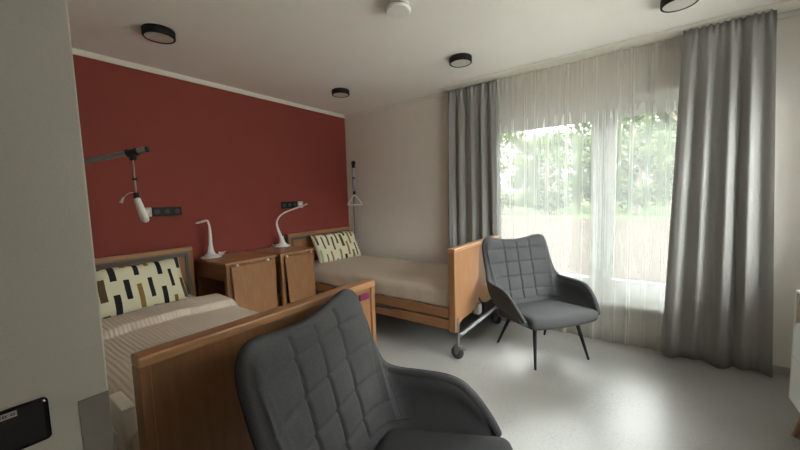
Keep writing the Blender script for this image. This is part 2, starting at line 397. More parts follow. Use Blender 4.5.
TREES = [
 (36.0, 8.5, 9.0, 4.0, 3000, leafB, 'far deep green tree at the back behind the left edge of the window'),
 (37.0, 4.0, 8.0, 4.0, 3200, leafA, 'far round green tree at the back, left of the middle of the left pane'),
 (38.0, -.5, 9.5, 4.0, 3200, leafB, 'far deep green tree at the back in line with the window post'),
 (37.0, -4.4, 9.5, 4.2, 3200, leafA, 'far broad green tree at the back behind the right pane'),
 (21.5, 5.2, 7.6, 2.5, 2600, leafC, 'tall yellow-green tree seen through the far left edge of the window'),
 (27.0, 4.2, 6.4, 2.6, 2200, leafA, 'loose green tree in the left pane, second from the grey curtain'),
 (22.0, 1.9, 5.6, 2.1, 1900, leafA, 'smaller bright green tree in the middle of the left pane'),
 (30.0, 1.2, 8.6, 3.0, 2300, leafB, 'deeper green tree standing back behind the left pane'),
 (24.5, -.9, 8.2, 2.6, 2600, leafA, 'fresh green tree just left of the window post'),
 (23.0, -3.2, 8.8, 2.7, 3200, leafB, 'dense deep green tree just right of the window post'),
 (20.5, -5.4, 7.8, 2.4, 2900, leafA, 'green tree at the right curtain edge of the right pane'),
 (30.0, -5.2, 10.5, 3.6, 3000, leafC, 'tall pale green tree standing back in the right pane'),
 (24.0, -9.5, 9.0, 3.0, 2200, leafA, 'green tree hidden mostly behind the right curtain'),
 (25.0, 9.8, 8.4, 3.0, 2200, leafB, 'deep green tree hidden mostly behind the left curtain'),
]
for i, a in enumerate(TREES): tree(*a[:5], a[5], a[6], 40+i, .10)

# ------------------------------------------------------------------ curtains
def curtain_sheet(ytop, ybot, ztop, zbot, xc, amp, nf, seed, ny=220, nz=26, pinch=True):
    R = random.Random(seed); ph = [R.uniform(0, 2*PI) for _ in range(6)]
    def fold(u, t):   # u 0..1 along, t 0 top..1 bottom
        a = amp*(.45+.55*min(1, t*4))*(1+.25*math.sin(2*PI*u*1.3+ph[0]))
        w = math.sin(2*PI*nf*(u+.018*math.sin(2*PI*u*2+ph[1])+.012*t*math.sin(2*PI*u*3+ph[2]))+ph[3])
        return a*(.85*w + .16*math.sin(2*PI*nf*2.3*u+ph[4]+.5*t))
    rows = []
    for j in range(nz):
        t = (j/(nz-1))**1.25; row = []
        for i in range(ny):
            u = i/(ny-1)
            y = (ytop[0]+(ytop[1]-ytop[0])*u)*(1-t)+(ybot[0]+(ybot[1]-ybot[0])*u)*t
            x = xc+fold(u, t)
            if pinch and t < .05: x = xc+(x-xc)*.7+.012*math.sin(2*PI*u*nf*3)*(1-t/.05)
            z = ztop+(zbot-ztop)*t
            if j == 0: z += .008*math.sin(2*PI*u*nf*3+1)
            if j == nz-1: z += .012*math.sin(2*PI*u*nf*.5+ph[5])
            row.append((x, y, z))
        rows.append(row)
    return rows
def sheet_obj(name, rows, m, thick):
    b = MB(); b.ring_skin(rows, False, False); o = b.build(name, m, None, 180)
    if thick:
        md = o.modifiers.new('thickness', 'SOLIDIFY'); md.thickness = thick; md.offset = 0
    return o
o = sheet_obj('curtain', curtain_sheet((-1.765,-2.35), (-1.745,-2.40), H-.035, .03, -.075, .022, 4.6, 3), M['curtain'], .004)
tag(o, 'narrow grey curtain left of the window beside the right bed', 'curtain', 'grey side curtains')
o = sheet_obj('curtain', curtain_sheet((-3.85,-4.335), (-3.785,-4.425), H-.03, .03, -.175, .030, 4.2, 11), M['curtain'], .004)
tag(o, 'wide grey curtain right of the window reaching the floor', 'curtain', 'grey side curtains')
# sheer voile with irregular soft pleats
R = random.Random(5); rows = []; ny = 900
PL = []; y_ = -2.36
while y_ > -4.34:
    PL.append((y_, R.uniform(.010,.017), R.uniform(.010,.024)*R.choice((1,1,1,-.8)))); y_ -= R.uniform(.075,.15)
def pleats(yy, t):
    v = .012*math.sin(yy*2*PI/.52+.8)+.006*math.sin(yy*2*PI/.21+1.1*math.sin(yy*2.3)+.25*t)
    for k, (py, w, am) in enumerate(PL):
        d = (yy-py-.010*t*math.sin(k*2.1))/w
        if abs(d) < 3: v -= am*math.exp(-d*d)
    return v*(.6+.4*min(1, t*2.2))
for j in range(18):
    t = j/17; row = []
    for i in range(ny):
        u = i/(ny-1); yy = -2.34-2.02*u
        x = -.082+pleats(yy, t)+(.003*math.sin(yy*2*PI/.045) if t < .06 else 0)
        row.append((x, yy, H-.03+(.012-H+.03)*t))
    rows.append(row)
o = sheet_obj('sheer_curtain', rows, M['sheer'], 0)
tag(o, 'white see-through voile curtain hanging across the whole window', 'curtain')
b = MB(); b.box((-.225,YS+.02,H-.022),(-.045,-1.72,H),.003,1); o = b.build('curtain_rail', M['trim'])
tag(o, 'white double curtain track fixed along the ceiling', 'curtain rail')

# ------------------------------------------------------------------ ceiling fixtures
def ceiling_lamp(label, x, y):
    t = thing('ceiling_light', label, 'ceiling light', (x, y, H), 0, 'black round ceiling lights')
    b = MB(); b.lathe([(.02,0),(.096,0),(.100,-.004),(.100,-.050),(.096,-.054),(.089,-.054),(.088,-.048),(.02,-.048)], n=48); b.build('housing', M['black'], t, 35)
    b = MB(); b.lathe([(.02,-.048),(.087,-.048),(.086,-.051),(.05,-.052),(.004,-.052)], n=48); b.build('diffuser', M['diffuser'], t, 35)
    return t
l0 = ceiling_lamp('black round ceiling light nearest the red wall on the left, above the left bed', -2.635, -.815)
dup(l0, (-.85,-.80,H), 0, 'smallest-looking black ceiling light in the far corner above the right bed')
dup(l0, (-.79,-2.27,H), 0, 'black ceiling light in front of the narrow left curtain')
dup(l0, (-.745,-3.79,H), 0, 'black ceiling light cut by the top edge, near the wide right curtain')
t = thing('smoke_detector', 'white round smoke detector in the middle of the ceiling', 'smoke detector', (-1.82,-2.33,H))
b = MB(); b.lathe([(.01,0),(.07,0),(.072,-.006),(.066,-.012),(.01,-.012)], n=40); b.build('mounting_base', M['plastic'], t, 35)
b = MB(); b.lathe([(.055,-.012),(.058,-.022),(.055,-.03),(.01,-.03)], n=40); b.build('vent_ring', M['rubber'], t, 35)
b = MB(); b.lathe([(.01,-.026),(.074,-.026),(.082,-.034),(.082,-.046),(.074,-.053),(.01,-.055)], n=40); b.build('cover', M['plastic'], t, 35)

# ------------------------------------------------------------------ sockets on the red wall, switch on the near wall
def sockets(label, x, z, beige_left):
    t = thing('wall_socket', label, 'socket', (x, 0, z), 0, 'socket strips on the red wall')
    W = .082; s = 1 if beige_left else -1
    b = MB(); b.box((-s*W*2,-.010,-.041),(-s*W,0,.041),.004,2); bp = b.build('beige_plate', M['gplastic'], t)
    b = MB(); b.box((-s*W*1.75,-.013,-.02),(-s*W*1.25,-.009,.02),.002,1); b.build('connector', M['plastic'], bp)
    b = MB(); b.box((-s*W,-.010,-.041),(s*W*2,0,.041),.004,2); p = b.build('black_plate', M['black'], t)
    for k in range(3):
        b = MB(); cx = s*W*(-.5+k); b.lathe([(.020,-.013),(.024,-.013),(.024,-.009),(.003,-.009),(.003,-.0105),(.019,-.0105)], (cx,0,0), 24, 'Y'); b.build('outlet_well', M['rubber'], p, 40)
    return t
sockets('socket strip behind the hanging white grip, beige plate at its left end', -2.44, 1.345, True)
sockets('socket strip behind the curved lamp, beige plate at its right end', -1.005, 1.355, False)
t = thing('light_switch', 'black glass switch plate on the near left wall', 'light switch', (-3.731, YB, 1.024))
b = MB(); b.box((-.16,-.010,-.0405),(.16,0,.0405),.007,3); b.build('switch_plate', M['blackgloss'], t)
b = MB(); b.box((.095,-.0112,.0255),(.121,-.0100,.036)); lb = b.build('sticker', M['paper'], t); lb['label'] = 'small pale printed sticker'
b = MB()
for k, w in enumerate((.0035,.0025,.0035,.0030,.0015,.0035,.0028)):
    x0 = .0975+k*.0032; z0, z1 = (.0290,.0330)
    if k == 4: z0, z1 = .0306, .0316
    b.box((x0,-.0117,z0),(x0+w*.45,-.0112,z1)); 
    if k != 4: b.box((x0,-.0117,z1-.001),(x0+w*.8,-.0112,z1)); b.box((x0,-.0117,z0),(x0+w*.8,-.0112,z0+.001))
b.build('print', M['ink'], lb)

# ------------------------------------------------------------------ hospital beds (origin: floor under middle of head end, foot towards -y)
BW = 1.06; BL = 2.285; FH = .97
def board(bm_, y0, y1, arch):
    hw = BW/2
    if arch: bot = [(-hw,.255),(-hw+.055,.255),(-hw+.085,.29),(-hw+.15,.322),(-hw+.40,.330),(-hw+.48,.365),(-hw+.56,.415),(-hw+.64,.43)]
    else: bot = [(-hw,.22),(-hw+.3,.22)]
    bot = bot + [(-x, z) for x, z in bot[::-1]][(0 if not arch else 0):]
    bot[len(bot)//2:] = sorted(bot[len(bot)//2:], key=lambda p: p[0])
    pts = bot + [(hw,FH-.045),(-hw,FH-.045)]
    bm_.prism(pts, y1-y0, 'Y', y0)
def make_bed(label, loc, rotz):
    t = thing('hospital_bed', label, 'bed', loc, rotz, 'wooden care beds')
    # footboard with solid top cap and edge strips
    hw = BW/2
    fb = MB()
    if True:
        h = [(-hw+.03,.255),(-hw+.055,.258),(-hw+.075,.285),(-hw+.11,.312),(-hw+.16,.325),(-hw+.36,.330),(-hw+.43,.345),(-hw+.50,.39),(-.01,.425)]
        outl = h + [(-x, z) for x, z in h[::-1]][0:]
        outl += [(hw-.03,FH-.03),(-hw+.03,FH-.03)]
        fb.prism(outl, .046, 'Y', -BL+.008)
    f = fb.build('footboard', M['wood'], t)
    c = MB(); c.box((-hw,-BL-.002,FH-.035),(hw,-BL+.064,FH),.006,2); c.build('top_cap', M['woodx'], f)
    for s in (-1,1):
        e = MB(); e.box((s*hw,-BL,.25),(s*(hw-.032),-BL+.062,FH-.034),.004,1); e.build('edge_strip', M['wood'], f)
    hb = MB(); hb.box((-hw+.03,-.034,.30),(hw-.03,-.008,FH+.0)); hd = hb.build('headboard', M['wood'], t)
    c = MB(); c.box((-hw,-.04,FH-.004),(hw,-.004,FH+.03),.006,2); c.build('top_cap', M['woodx'], hd)
    for s in (-1,1):
        e = MB(); e.box((s*hw,-.038,.26),(s*(hw-.034),-.004,FH-.002),.004,1); e.build('edge_strip', M['wood'], hd)
        e = MB(); e.box((s*(hw-.045),-.047,.30),(s*(hw-.072),-.034,FH-.03),.003,1); e.build('rail_guide', M['guide'], hd)
    e = MB(); e.box((-hw+.05,-.046,FH-.05),(hw-.05,-.034,FH-.018),.003,1); e.build('guide_bar', M['guide'], hd)
    # lowered side rails: two boards each side with a notched lower edge on the upper one
    for s in (-1,1):
        for z0, z1 in ((.372,.452),(.268,.352)):
            r = MB(); y0, y1 = -BL+.064, -.045
            if z0 < .3:
                pts = [(y0,z0),(y1,z0),(y1,z1),(-.70,z1),(-.74,z1-.03),(-1.05,z1-.03),(-1.09,z1),(-1.25,z1),(-1.29,z1-.022),(-1.62,z1-.022),(-1.67,z1),(y0,z1)]
            else: pts = [(y0,z0),(y1,z0),(y1,z1),(y0,z1)]
            r.prism(pts, .022, 'X', s*(hw-.012)-.011); r.build('side_rail', M['woody'], t)
    # steel frame under the mattress
    fr = MB()
    for s in (-1,1): fr.box((s*.42,-BL+.08,.36),(s*.45,-.05,.41)); fr.box((s*(hw-.035),-BL+.08,.40),(s*(hw-.05),-.06,.44))
    for k in range(9): fr.box((-.48,-.2-k*.23,.41),(.48,-.25-k*.23,.43))
    for s in (-1,1):
        fr.tube([(s*.3,-.35,.2),(s*.3,-1.9,.37)], .018, 8); fr.tube([(s*.3,-1.9,.2),(s*.3,-.35,.37)], .018, 8)
    fr.build('steel_frame', M['dmetal'], t)
    for y in (-BL+.008, -.10):
        cb = MB(); cb.box((-.46,y-.012,.185),(.46,y+.014,.215),.004,1); cb.tube([(-.44,y-.016,.20),(.44,y-.016,.20)], .009, 8)
        cb.build('cross_bar', M['metal'], t, 40)
        for s in (-1,1):
            ca = MB()
            X = s*.469
            ca.cyl((X,y,.11),(X,y,.36),.014,n=14); ca.lathe([(.005,.118),(.026,.118),(.026,.128),(.005,.128)], (X,y,0), 16)
            for q in (-1,1):
                ca.prism([(y-.02,.118),(y+.022,.118),(y+.03,.09),(y-.012+.03,.045),(y+.0,.045),(y-.022,.09)], .004, 'X', X+q*.022-.002)
            ca.box((X-.026,y-.024,.112),(X+.026,y+.034,.126),.003,1); ca.box((X-.014,y-.07,.092),(X+.014,y-.02,.106),.004,1)
            ca.tube([(X-.026,y+.008,.058),(X+.026,y+.008,.058)], .008, 10)
            k_ = ca.build('caster', M['metal'], t, 35)
            w = MB(); w.lathe([(.015,-.014),(.048,-.014),(.056,-.009),(.058,0),(.056,.009),(.048,.014),(.015,.014)], (X,y+.008,.058), 28, 'X'); w.build('wheel', M['rubber'], k_, 35)
    ac = MB(); ac.box((.03,-BL+.03,.23),(.12,-BL+.085,.33),.012,2); ac.tube([(.075,-BL+.05,.33),(.075,-BL+.06,.42)], .02, 12); ac.build('lift_motor', M['plastic'], t, 40)
    ac = MB(); ac.tube(smooth_path([(.13,-BL+.045,.35),(.20,-BL+.04,.41),(.29,-BL+.04,.40),(.36,-BL+.045,.32),(.43,-BL+.05,.24)],14), .011, 8); ac.build('cable', M['rubber'], t, 60)
    return t
bedR = make_bed('wooden care bed on castors beside the window wall', (-.65,-.09,0), 0)
bedL = dup(bedR, (-2.83,-.18,0), 0, 'wooden care bed behind the near armchair, magenta tag on its footboard')
# things only the left bed has; its headboard stands a little further back
hl = [c for c in bedL.children if c.name.startswith('headboard')][0]; hl.location = (.035,.07,0)
foot = [c for c in bedL.children if c.name.startswith('footboard')][0]
b = MB(); b.box((BW/2-.125,-BL-.005,FH-.088),(BW/2-.052,-BL+.004,FH-.052),.003,1); tg = b.build('name_tag', M['magenta'], foot); tg['label'] = 'magenta tag with faint pale print'
# beige padded block at the outer foot corner
b = MB(); b.rbox((.021,.085,.16), .006, 6, lambda v: v+Vector((-BW/2+.034,-1.925,.542))); b.box((-BW/2+.004,-1.93,.42),(-BW/2+.02,-1.78,.585),.005,1)
bp = b.build('bumper_block', M['mattress'], bedL, 40); bp['label'] = 'beige padded block at the outer foot corner'

# mattresses and spreads
def mattress(label, ox, oy, z0, z1):
    b = MB(); h = ((BW-.10)/2, (BL-.13)/2, (z1-z0)/2)
    b.rbox(h, .04, 16, lambda v: v+Vector((0,0,h[2])))
    o = b.build('mattress', M['mattress'], None, 60, (ox, oy-BL/2+.010, z0)); return tag(o, label, 'mattress', 'bed mattresses')
mattress('beige mattress under the bedspread of the bed by the window', -.65, -.09, .435, .585)
mattress('beige mattress under the quilt of the left bed', -2.83, -.18, .435, .585)
def spread(name, label, ox, oy, ya, yb, hw, zt, zb, m, seed, fold, bulge, rib):
    """cloth over the mattress: top, rounded edges, hanging sides"""
    b = MB(); uvl = b.bm.loops.layers.uv.new('UVMap')
    r = .055; sec = []
    nn = 10; hang = 8
    for k in range(hang): sec.append((-hw, zb+(zt-r-zb)*k/hang))
    for k in range(nn): a = PI-PI/2*k/nn; sec.append((-hw+r+r*math.cos(a), zt-r+r*math.sin(a)))
    for k in range(60): sec.append((-hw+r+(2*hw-2*r)*k/59, zt))
    sec = sec + [(-x, z) for x, z in sec[::-1][60:]]
    arc = [0]
    for i in range(1, len(sec)): arc.append(arc[-1]+math.hypot(sec[i][0]-sec[i-1][0], sec[i][1]-sec[i-1][1]))
    ny = 110; rows = []; uvs = []
    for j in range(ny+1):
        v = j/ny; y = ya+(yb-ya)*v; row = []; uv = []
        for (x, z), a in zip(sec, arc):
            top = max(0, min(1, (z-zb)/(zt-zb)))
            n1 = noise.noise(Vector((x*2.2+seed, y*1.9, z*2)))*.012+noise.noise(Vector((x*7+seed, y*5, z*7)))*.004
            zz = z+bulge*top*math.cos(min(1,abs(x)/hw)*PI/2)+n1*top
            if fold:   # turned-back thick end
                d = abs(y-ya)
                zz += top*fold*(1/(1+math.exp((d-.25-.02*noise.noise(Vector((x*5,1,seed))))/.005)))*(.75+.25*math.exp(-d*9))
                if j == 0: zz -= .03*top
            xx = x+(.008*noise.noise(Vector((y*9+seed, z*6, 3)))-.004)*(1 if abs(x) > hw-.03 else 0)
            if z <= zb+.001: zz += .010*noise.noise(Vector((y*7, seed, 1)))
            row.append((xx, y+.01*noise.noise(Vector((x*4, seed, y)))*(1 if j < 3 else 0), zz)); uv.append((a, y))
        rows.append(row); uvs.append(uv)
    V = [[b.bm.verts.new(p) for p in r_] for r_ in rows]
    for j in range(ny):
        for i in range(len(sec)-1):
            f = b.bm.faces.new((V[j][i],V[j][i+1],V[j+1][i+1],V[j+1][i]))
            for lp, (jj, ii) in zip(f.loops, ((j,i),(j,i+1),(j+1,i+1),(j+1,i))):
                lp[uvl].uv = uvs[jj][ii] if rib == 'y' else (uvs[jj][ii][1], uvs[jj][ii][0])
    o = b.build(name, m, None, 180, (ox, oy, 0)); md = o.modifiers.new('thickness', 'SOLIDIFY'); md.thickness = .008; md.offset = 1
    return tag(o, label, 'bedspread')
spread('bedspread', 'smooth ribbed beige bedspread on the bed by the window', -.65, -.09, -.10, -BL+.075, .485, .602, .452, M['spread'], 3.3, 0, .02, 'x')
spread('quilt', 'ribbed taupe quilt with a turned-back end on the left bed', -2.83, -.18, -.66, -BL+.075, .485, .612, .452, M['quilt'], 9.1, .055, .025, 'y')

def pillow(label, loc, tilt, w, h, th, yaw, seed):
    b = MB(); uvl = b.bm.loops.layers.uv.new('UVMap'); n = 36; mm = 22
    tx = Matrix.Rotation(yaw, 4, 'Z') @ Matrix.Rotation(tilt, 4, 'X')
    grids = []
    for s in (-1, 1):
        g = []
        for j in range(mm+1):
            row = []
            for i in range(n+1):
                u, v = i/n*2-1, j/mm*2-1
                d = ((1-u**4)*(1-v**4))**.55
                px = u*w/2*(1-.05*(1-abs(v))**2*0-.03*(1-v*v)*u*u); pz = v*h/2*(1-.06*(1-u*u)*v*v)
                py = s*th/2*d*(1+.18*noise.noise(Vector((u*2+seed, v*2, s))))
                pz += .01*noise.noise(Vector((u*3+seed, 0, 0)))*abs(v)
                row.append(b.bm.verts.new(tx @ Vector((px, py, pz+h/2))))
            g.append(row)
        grids.append(g)
        for j in range(mm):
            for i in range(n):
                f = b.bm.faces.new((g[j][i], g[j][i+1], g[j+1][i+1], g[j+1][i]))
                for lp, (jj, ii) in zip(f.loops, ((j,i),(j,i+1),(j+1,i+1),(j+1,i))): lp[uvl].uv = (ii/n+seed*.37, jj/mm+seed*.21)
    bmesh.ops.remove_doubles(b.bm, verts=b.bm.verts[:], dist=.0005)
    o = b.build('pillow', M['pillow'], None, 180, loc); return tag(o, label, 'pillow', 'bar-print pillows')
pillow('cream pillow with black and ochre bars, at the head of the left bed', (-2.855,-.56,.585), math.radians(-27), .76, .41, .13, 0, 1)
pillow('cream pillow with black and ochre bars, at the head of the bed by the window', (-.555,-.41,.572), math.radians(-24), .76, .43, .13, 0, 4)

# ------------------------------------------------------------------ lifting poles
def tri_handle(w, h, rad):
    c = [Vector((0,0,0)), Vector((w/2,0,-h)), Vector((-w/2,0,-h))]; pts = []
    for i in range(3):
        p, a, n_ = c[i], c[i-1], c[(i+1)%3]
        da, dn = (a-p).normalized()*.03, (n_-p).normalized()*.03
        for k in range(6):
            q = k/5; pts.append((p+da)*(1-q)**2+2*q*(1-q)*p+(p+dn)*q*q)
    b = MB(); b.tube(pts, rad, 10, True); return b
def lifting_pole(label, base, arm, strap_at, handle_rot, strap_len, hw_, hh_, rad, dangling, tilt=0.):
    t = thing('lifting_pole', label, 'lifting pole', base, 0, 'bed lifting poles')
    B = Vector(base); A = [Vector(p)-B for p in arm]
    b = MB(); b.tube(smooth_path([(0,0,0),(0,0,.5),(0,0,A[0].z*.85)]+A, 44), .0195, 12); b.build('pole', M['dmetal'], t, 60)
    d = (A[-1]-A[-2]).normalized()
    b = MB(); b.tube([A[-1]-d*.004, A[-1]+d*.012], .0205, 12); b.build('end_cap', M['black'], t, 40)
    S = Vector(strap_at)-B
    b = MB(); b.tube([S-d*.035, S-d*.022], .028, 14); b.tube([S+d*.022, S+d*.035], .028, 14); b.tube([S-d*.03, S+d*.03], .022, 14)
    b.box(S+Vector((-.018,-.018,-.06)), S+Vector((.018,.018,-.015)), .005, 1); cl = b.build('clamp', M['black'], t, 40)
    sd = Vector((math.cos(handle_rot), math.sin(handle_rot), 0))
    b = MB(); L_ = strap_len
    top = S+Vector((0,0,-.055))
    def ribbon(p0, p1, w, th):
        ax = Matrix((( sd.x,-sd.y,0),(sd.y,sd.x,0),(0,0,1))).to_4x4()
        b.box((-w/2,-th/2,p1.z),(w/2,th/2,p0.z),.001,1,Matrix.Translation(Vector((p0.x,p0.y,0)))@ax)
    ribbon(top, top+Vector((0,0,-.13)), .034, .006)
    for q in (-1,1):
        b.tube([top+sd*.006*q+Vector((0,0,-.12)), top+sd*.010*q+Vector((0,0,-L_+.03))], .0045, 6)
    st = b.build('strap', M['strap'], t, 50)
    b = MB(); b.box(top+Vector((-.014,-.014,-L_)), top+Vector((.014,.014,-L_+.045)), .004, 1); b.build('buckle', M['black'], t)
    b = MB(); b.box(top+Vector((-.012,-.012,-.145)), top+Vector((.012,.012,-.125)), .002, 1); b.build('strap_loop', M['black'], t)
    hb_ = tri_handle(hw_, hh_, rad); ho = hb_.build('grab_handle', M['plastic'], t, 80); ho.location = top+Vector((0,0,-L_+.005)); ho.rotation_euler = (Matrix.Rotation(tilt, 3, sd) @ Matrix.Rotation(handle_rot, 3, 'Z')).to_euler()
    if dangling:
        dn = Vector(dangling)-B
        b = MB(); p0 = top+Vector((0,0,-L_+.04)); b.tube(smooth_path([p0, p0*.5+dn*.5+Vector((0,0,.02)), dn], 10), .0022, 5); c_ = b.build('pull_cord', M['strap'], t, 60)
        b = MB(); b.tube([dn+Vector((.006,0,.012)), dn-Vector((.012,0,.028))], [.006,.011], 8); b.build('cord_end', M['strap'], c_, 60)
    return t
lifting_pole('grey lifting pole reaching over the left bed with a white grip on a strap', (-3.30,-.27,.40),
    [(-3.30,-.27,1.45),(-3.285,-.287,1.60),(-3.22,-.34,1.672),(-3.06,-.470,1.720),(-2.90,-.60,1.766),(-2.745,-.73,1.812)],
    (-2.815,-.672,1.790), math.radians(80), .275, .13, .165, .021, (-2.90,-.69,1.46), math.radians(-13))
lifting_pole('grey lifting pole in the far corner with a white triangle grip', (-.145,-.27,.40),
    [(-.145,-.27,1.60),(-.147,-.272,1.76),(-.165,-.288,1.835),(-.25,-.370,1.864),(-.38,-.50,1.870),(-.49,-.61,1.868)],
    (-.45,-.57,1.869), math.radians(-30), .35, .205, .14, .0085, None)

# ------------------------------------------------------------------ bedside cabinets, origin floor front-left corner
def nightstand(label, x0, w):
    y1, y0, zt = -.03, -.61, .868
    t = thing('bedside_cabinet', label, 'bedside cabinet', (x0, -.028, 0), math.radians(2.8), 'bedside cabinets')
    b = MB(); b.box((0,y0,zt-.024),(w,y1,zt),.009,3); b.build('top', M['woodx'], t)
    b = MB(); b.box((.012,y0+.05,zt-.17),(w-.012,y1-.01,zt-.024),.002,1); b.build('apron', M['woody'], t)
    for k in (0,1):
        xa = .012 if k == 0 else w-.012-.05
        b = MB(); b.box((xa,y0+.015,.05),(xa+.05,y0+.06,zt-.024),.004,1); b.build('front_post', M['wood'], t)
        xb = .012 if k == 0 else w-.012-.02
        b = MB(); b.box((xb,y1-.05,.05),(xb+.02,y1-.01,zt-.17),.003,1); b.build('rear_post', M['wood'], t)
    b = MB(); b.box((.02,y1-.02,.10),(w-.02,y1-.008,zt-.17)); b.build('back_panel', M['wood'], t)
    b = MB(); b.box((.012,y0+.06,.10),(w-.012,y1-.02,.13)); b.build('bottom_shelf', M['woodx'], t)
    b = MB(); b.box((.07,y0+.065,.40),(w-.07,y1-.02,.42)); b.build('middle_shelf', M['woodx'], t)
    # folded-down table leaf, hung from two clips and leaning outwards at its foot
    b = MB(); R_ = Matrix.Translation(Vector((w/2,y0+.010,zt-.034))) @ Matrix.Rotation(math.radians(-6),4,'X')
    b.box((-w/2+.045,-.018,-.62),(w/2-.075,0,-.008),.004,1,R_); lf = b.build('folding_leaf', M['wood'], t)
    for s in (-1,1):
        b = MB(); b.box((w/2+s*.16-.012,y0-.012,zt-.046),(w/2+s*.16+.012,y0+.006,zt-.026),.004,2); b.build('clip', M['plastic'], lf)
    for (cx, cy) in ((.04,y0+.05),(w-.04,y0+.05),(.04,y1-.05),(w-.04,y1-.05)):
        b = MB(); b.lathe([(.008,-.012),(.020,-.012),(.025,0),(.020,.012),(.008,.012)],(cx,cy,.025),16,'X'); b.cyl((cx,cy,.035),(cx,cy,.10),.008); b.build('castor', M['rubber'], t, 40)
    return t
nightstand('bedside cabinet beside the left bed, under the upright lamp', -2.235, .54)
nightstand('bedside cabinet beside the window bed, under the curved lamp', -1.672, .47)

# ------------------------------------------------------------------ desk lamps
def desk_lamp(label, loc, rotz, path, headlen, coil):
    t = thing('desk_lamp', label, 'desk lamp', loc, rotz, 'white gooseneck desk lamps')
    b = MB(); b.lathe([(.004,0),(.090,0),(.095,.005),(.090,.012),(.064,.020),(.040,.036),(.029,.062),(.024,.09),(.021,.12)], n=36); b.build('base', M['plastic'], t, 60)
    P = smooth_path(path, 34)
    b = MB(); b.tube(P, [.022-.013*min(1,i/18) for i in range(34)], 12); b.build('neck', M['plastic'], t, 80)
    d = (P[-1]-P[-4]).normalized(); e = P[-1]
    sd = d.cross(Vector((0,0,1))).normalized(); up = sd.cross(d)
    rings = []
    for k in range(9):
        q = k/8; w = .008+.026*math.sin(PI*min(1,.18+q*.72)); hgt = .006+.003*(1-q)
        c = e+d*headlen*q
        rings.append([c+sd*w*math.cos(2*PI*a/14)+up*hgt*math.sin(2*PI*a/14) for a in range(14)])
    b = MB(); b.ring_skin(rings); b.build('head', M['plastic'], t, 60)
    b = MB(); pts = []
    for k in range(46):
        a = k/45*2*PI*2.4; pts.append((coil[0]+.034*math.cos(a)*(1-.2*k/45)-.02*math.sin(a*.4), coil[1]+.020*math.sin(a), .006+.005*math.sin(a*1.7)+.0006*k))
    iv = Matrix.Rotation(-rotz, 3, 'Z'); pts = [iv @ Vector(p) for p in [(coil[0]*.5,coil[1]*.5,.006)]+pts]
    b.tube(pts, .0035, 6); b.build('cable', M['plastic'], t, 80)
    return t
lampZ = .868
desk_lamp('white desk lamp bent in a long curve to the right, beside the window bed', (-1.275,-.14,lampZ), 0,
    [(0,0,.05),(-.016,0,.12),(-.050,0,.22),(-.058,0,.29),(-.025,0,.350),(.05,0,.398),(.15,0,.428)], .25, (-.085,.035))
desk_lamp('upright white desk lamp facing the room, beside the left bed', (-2.095,-.14,lampZ), math.radians(-138),
    [(0,0,.05),(-.004,0,.12),(-.010,0,.22),(-.006,0,.31),(.02,0,.362),(.05,.0,.374),(.07,.0,.374)], .16, (.12,.05))

# ------------------------------------------------------------------ armchairs (front towards +Y local)
TK = [(0,-.36,.966),(.10,-.363,.972),(.19,-.362,.987),(.255,-.358,1.0),(.305,-.354,.997),(.342,-.348,.968),(.360,-.333,.90),(.360,-.298,.80),(.353,-.25,.69),(.350,-.222,.632),
      (.354,-.18,.612),(.362,-.07,.610),(.368,.03,.606),(.370,.10,.590),(.366,.15,.560),(.357,.20,.515),(.343,.25,.455),(.325,.285,.405)]
BK = [(0,-.215,.37),(.06,-.215,.37),(.12,-.214,.37),(.165,-.212,.37),(.20,-.208,.37),(.225,-.20,.37),(.245,-.19,.37),(.262,-.175,.37),(.275,-.155,.37),(.284,-.13,.37),
      (.292,-.09,.37),(.298,-.03,.37),(.302,.04,.37),(.304,.10,.37),(.305,.15,.37),(.305,.20,.37),(.304,.245,.37),(.302,.28,.37)]
NS = 200; NT = 64
Tp = smooth_path(TK, NS); Bp = smooth_path(BK, NS)
JX = 9.35/17            # where the back meets the arm
def outward(u):
    k = max(0., min(1., (u*17-6.0)/(11-6.0))); k = k*k*(3-2*k); a = k*PI/2
    return Vector((math.sin(a), -math.cos(a), 0))
def tuft(p, wgt):
    x, z = p.x, p.z
    zr = [.885, .755, .625, .50]; g = 0
    cols = [-.142, 0, .142]; 
    if not (.42 < z < 1.05): return 0
    dx = min(abs(x-c) for c in cols); dz = min(abs(z-c) for c in zr)
    fz = max(.25, min(1, (.33-abs(x))/.12))
    g = -.013*math.exp(-(dx/.006)**2)-.011*fz*math.exp(-(dz/.006)**2)
    g += .010*(min(1,dx/.07)**.5)*(1-fz+fz*min(1,dz/.06)**.5)
    edge = max(0, min(1, (1.0-z)/.05))
    return g*wgt*edge
def rim(i):
    u = i/(NS-1); n = outward(u)
    tg = (Tp[min(i+1,NS-1)]-Tp[max(i-1,0)]).normalized()
    r = n.cross(tg)
    if r.dot(Tp[i]-Vector((0,-.1,.5))) < 0: r = -r
    th = .058 if u*17 < 6 else .058-.008*min(1,(u*17-6)/5)
    return u, n, r.normalized(), th
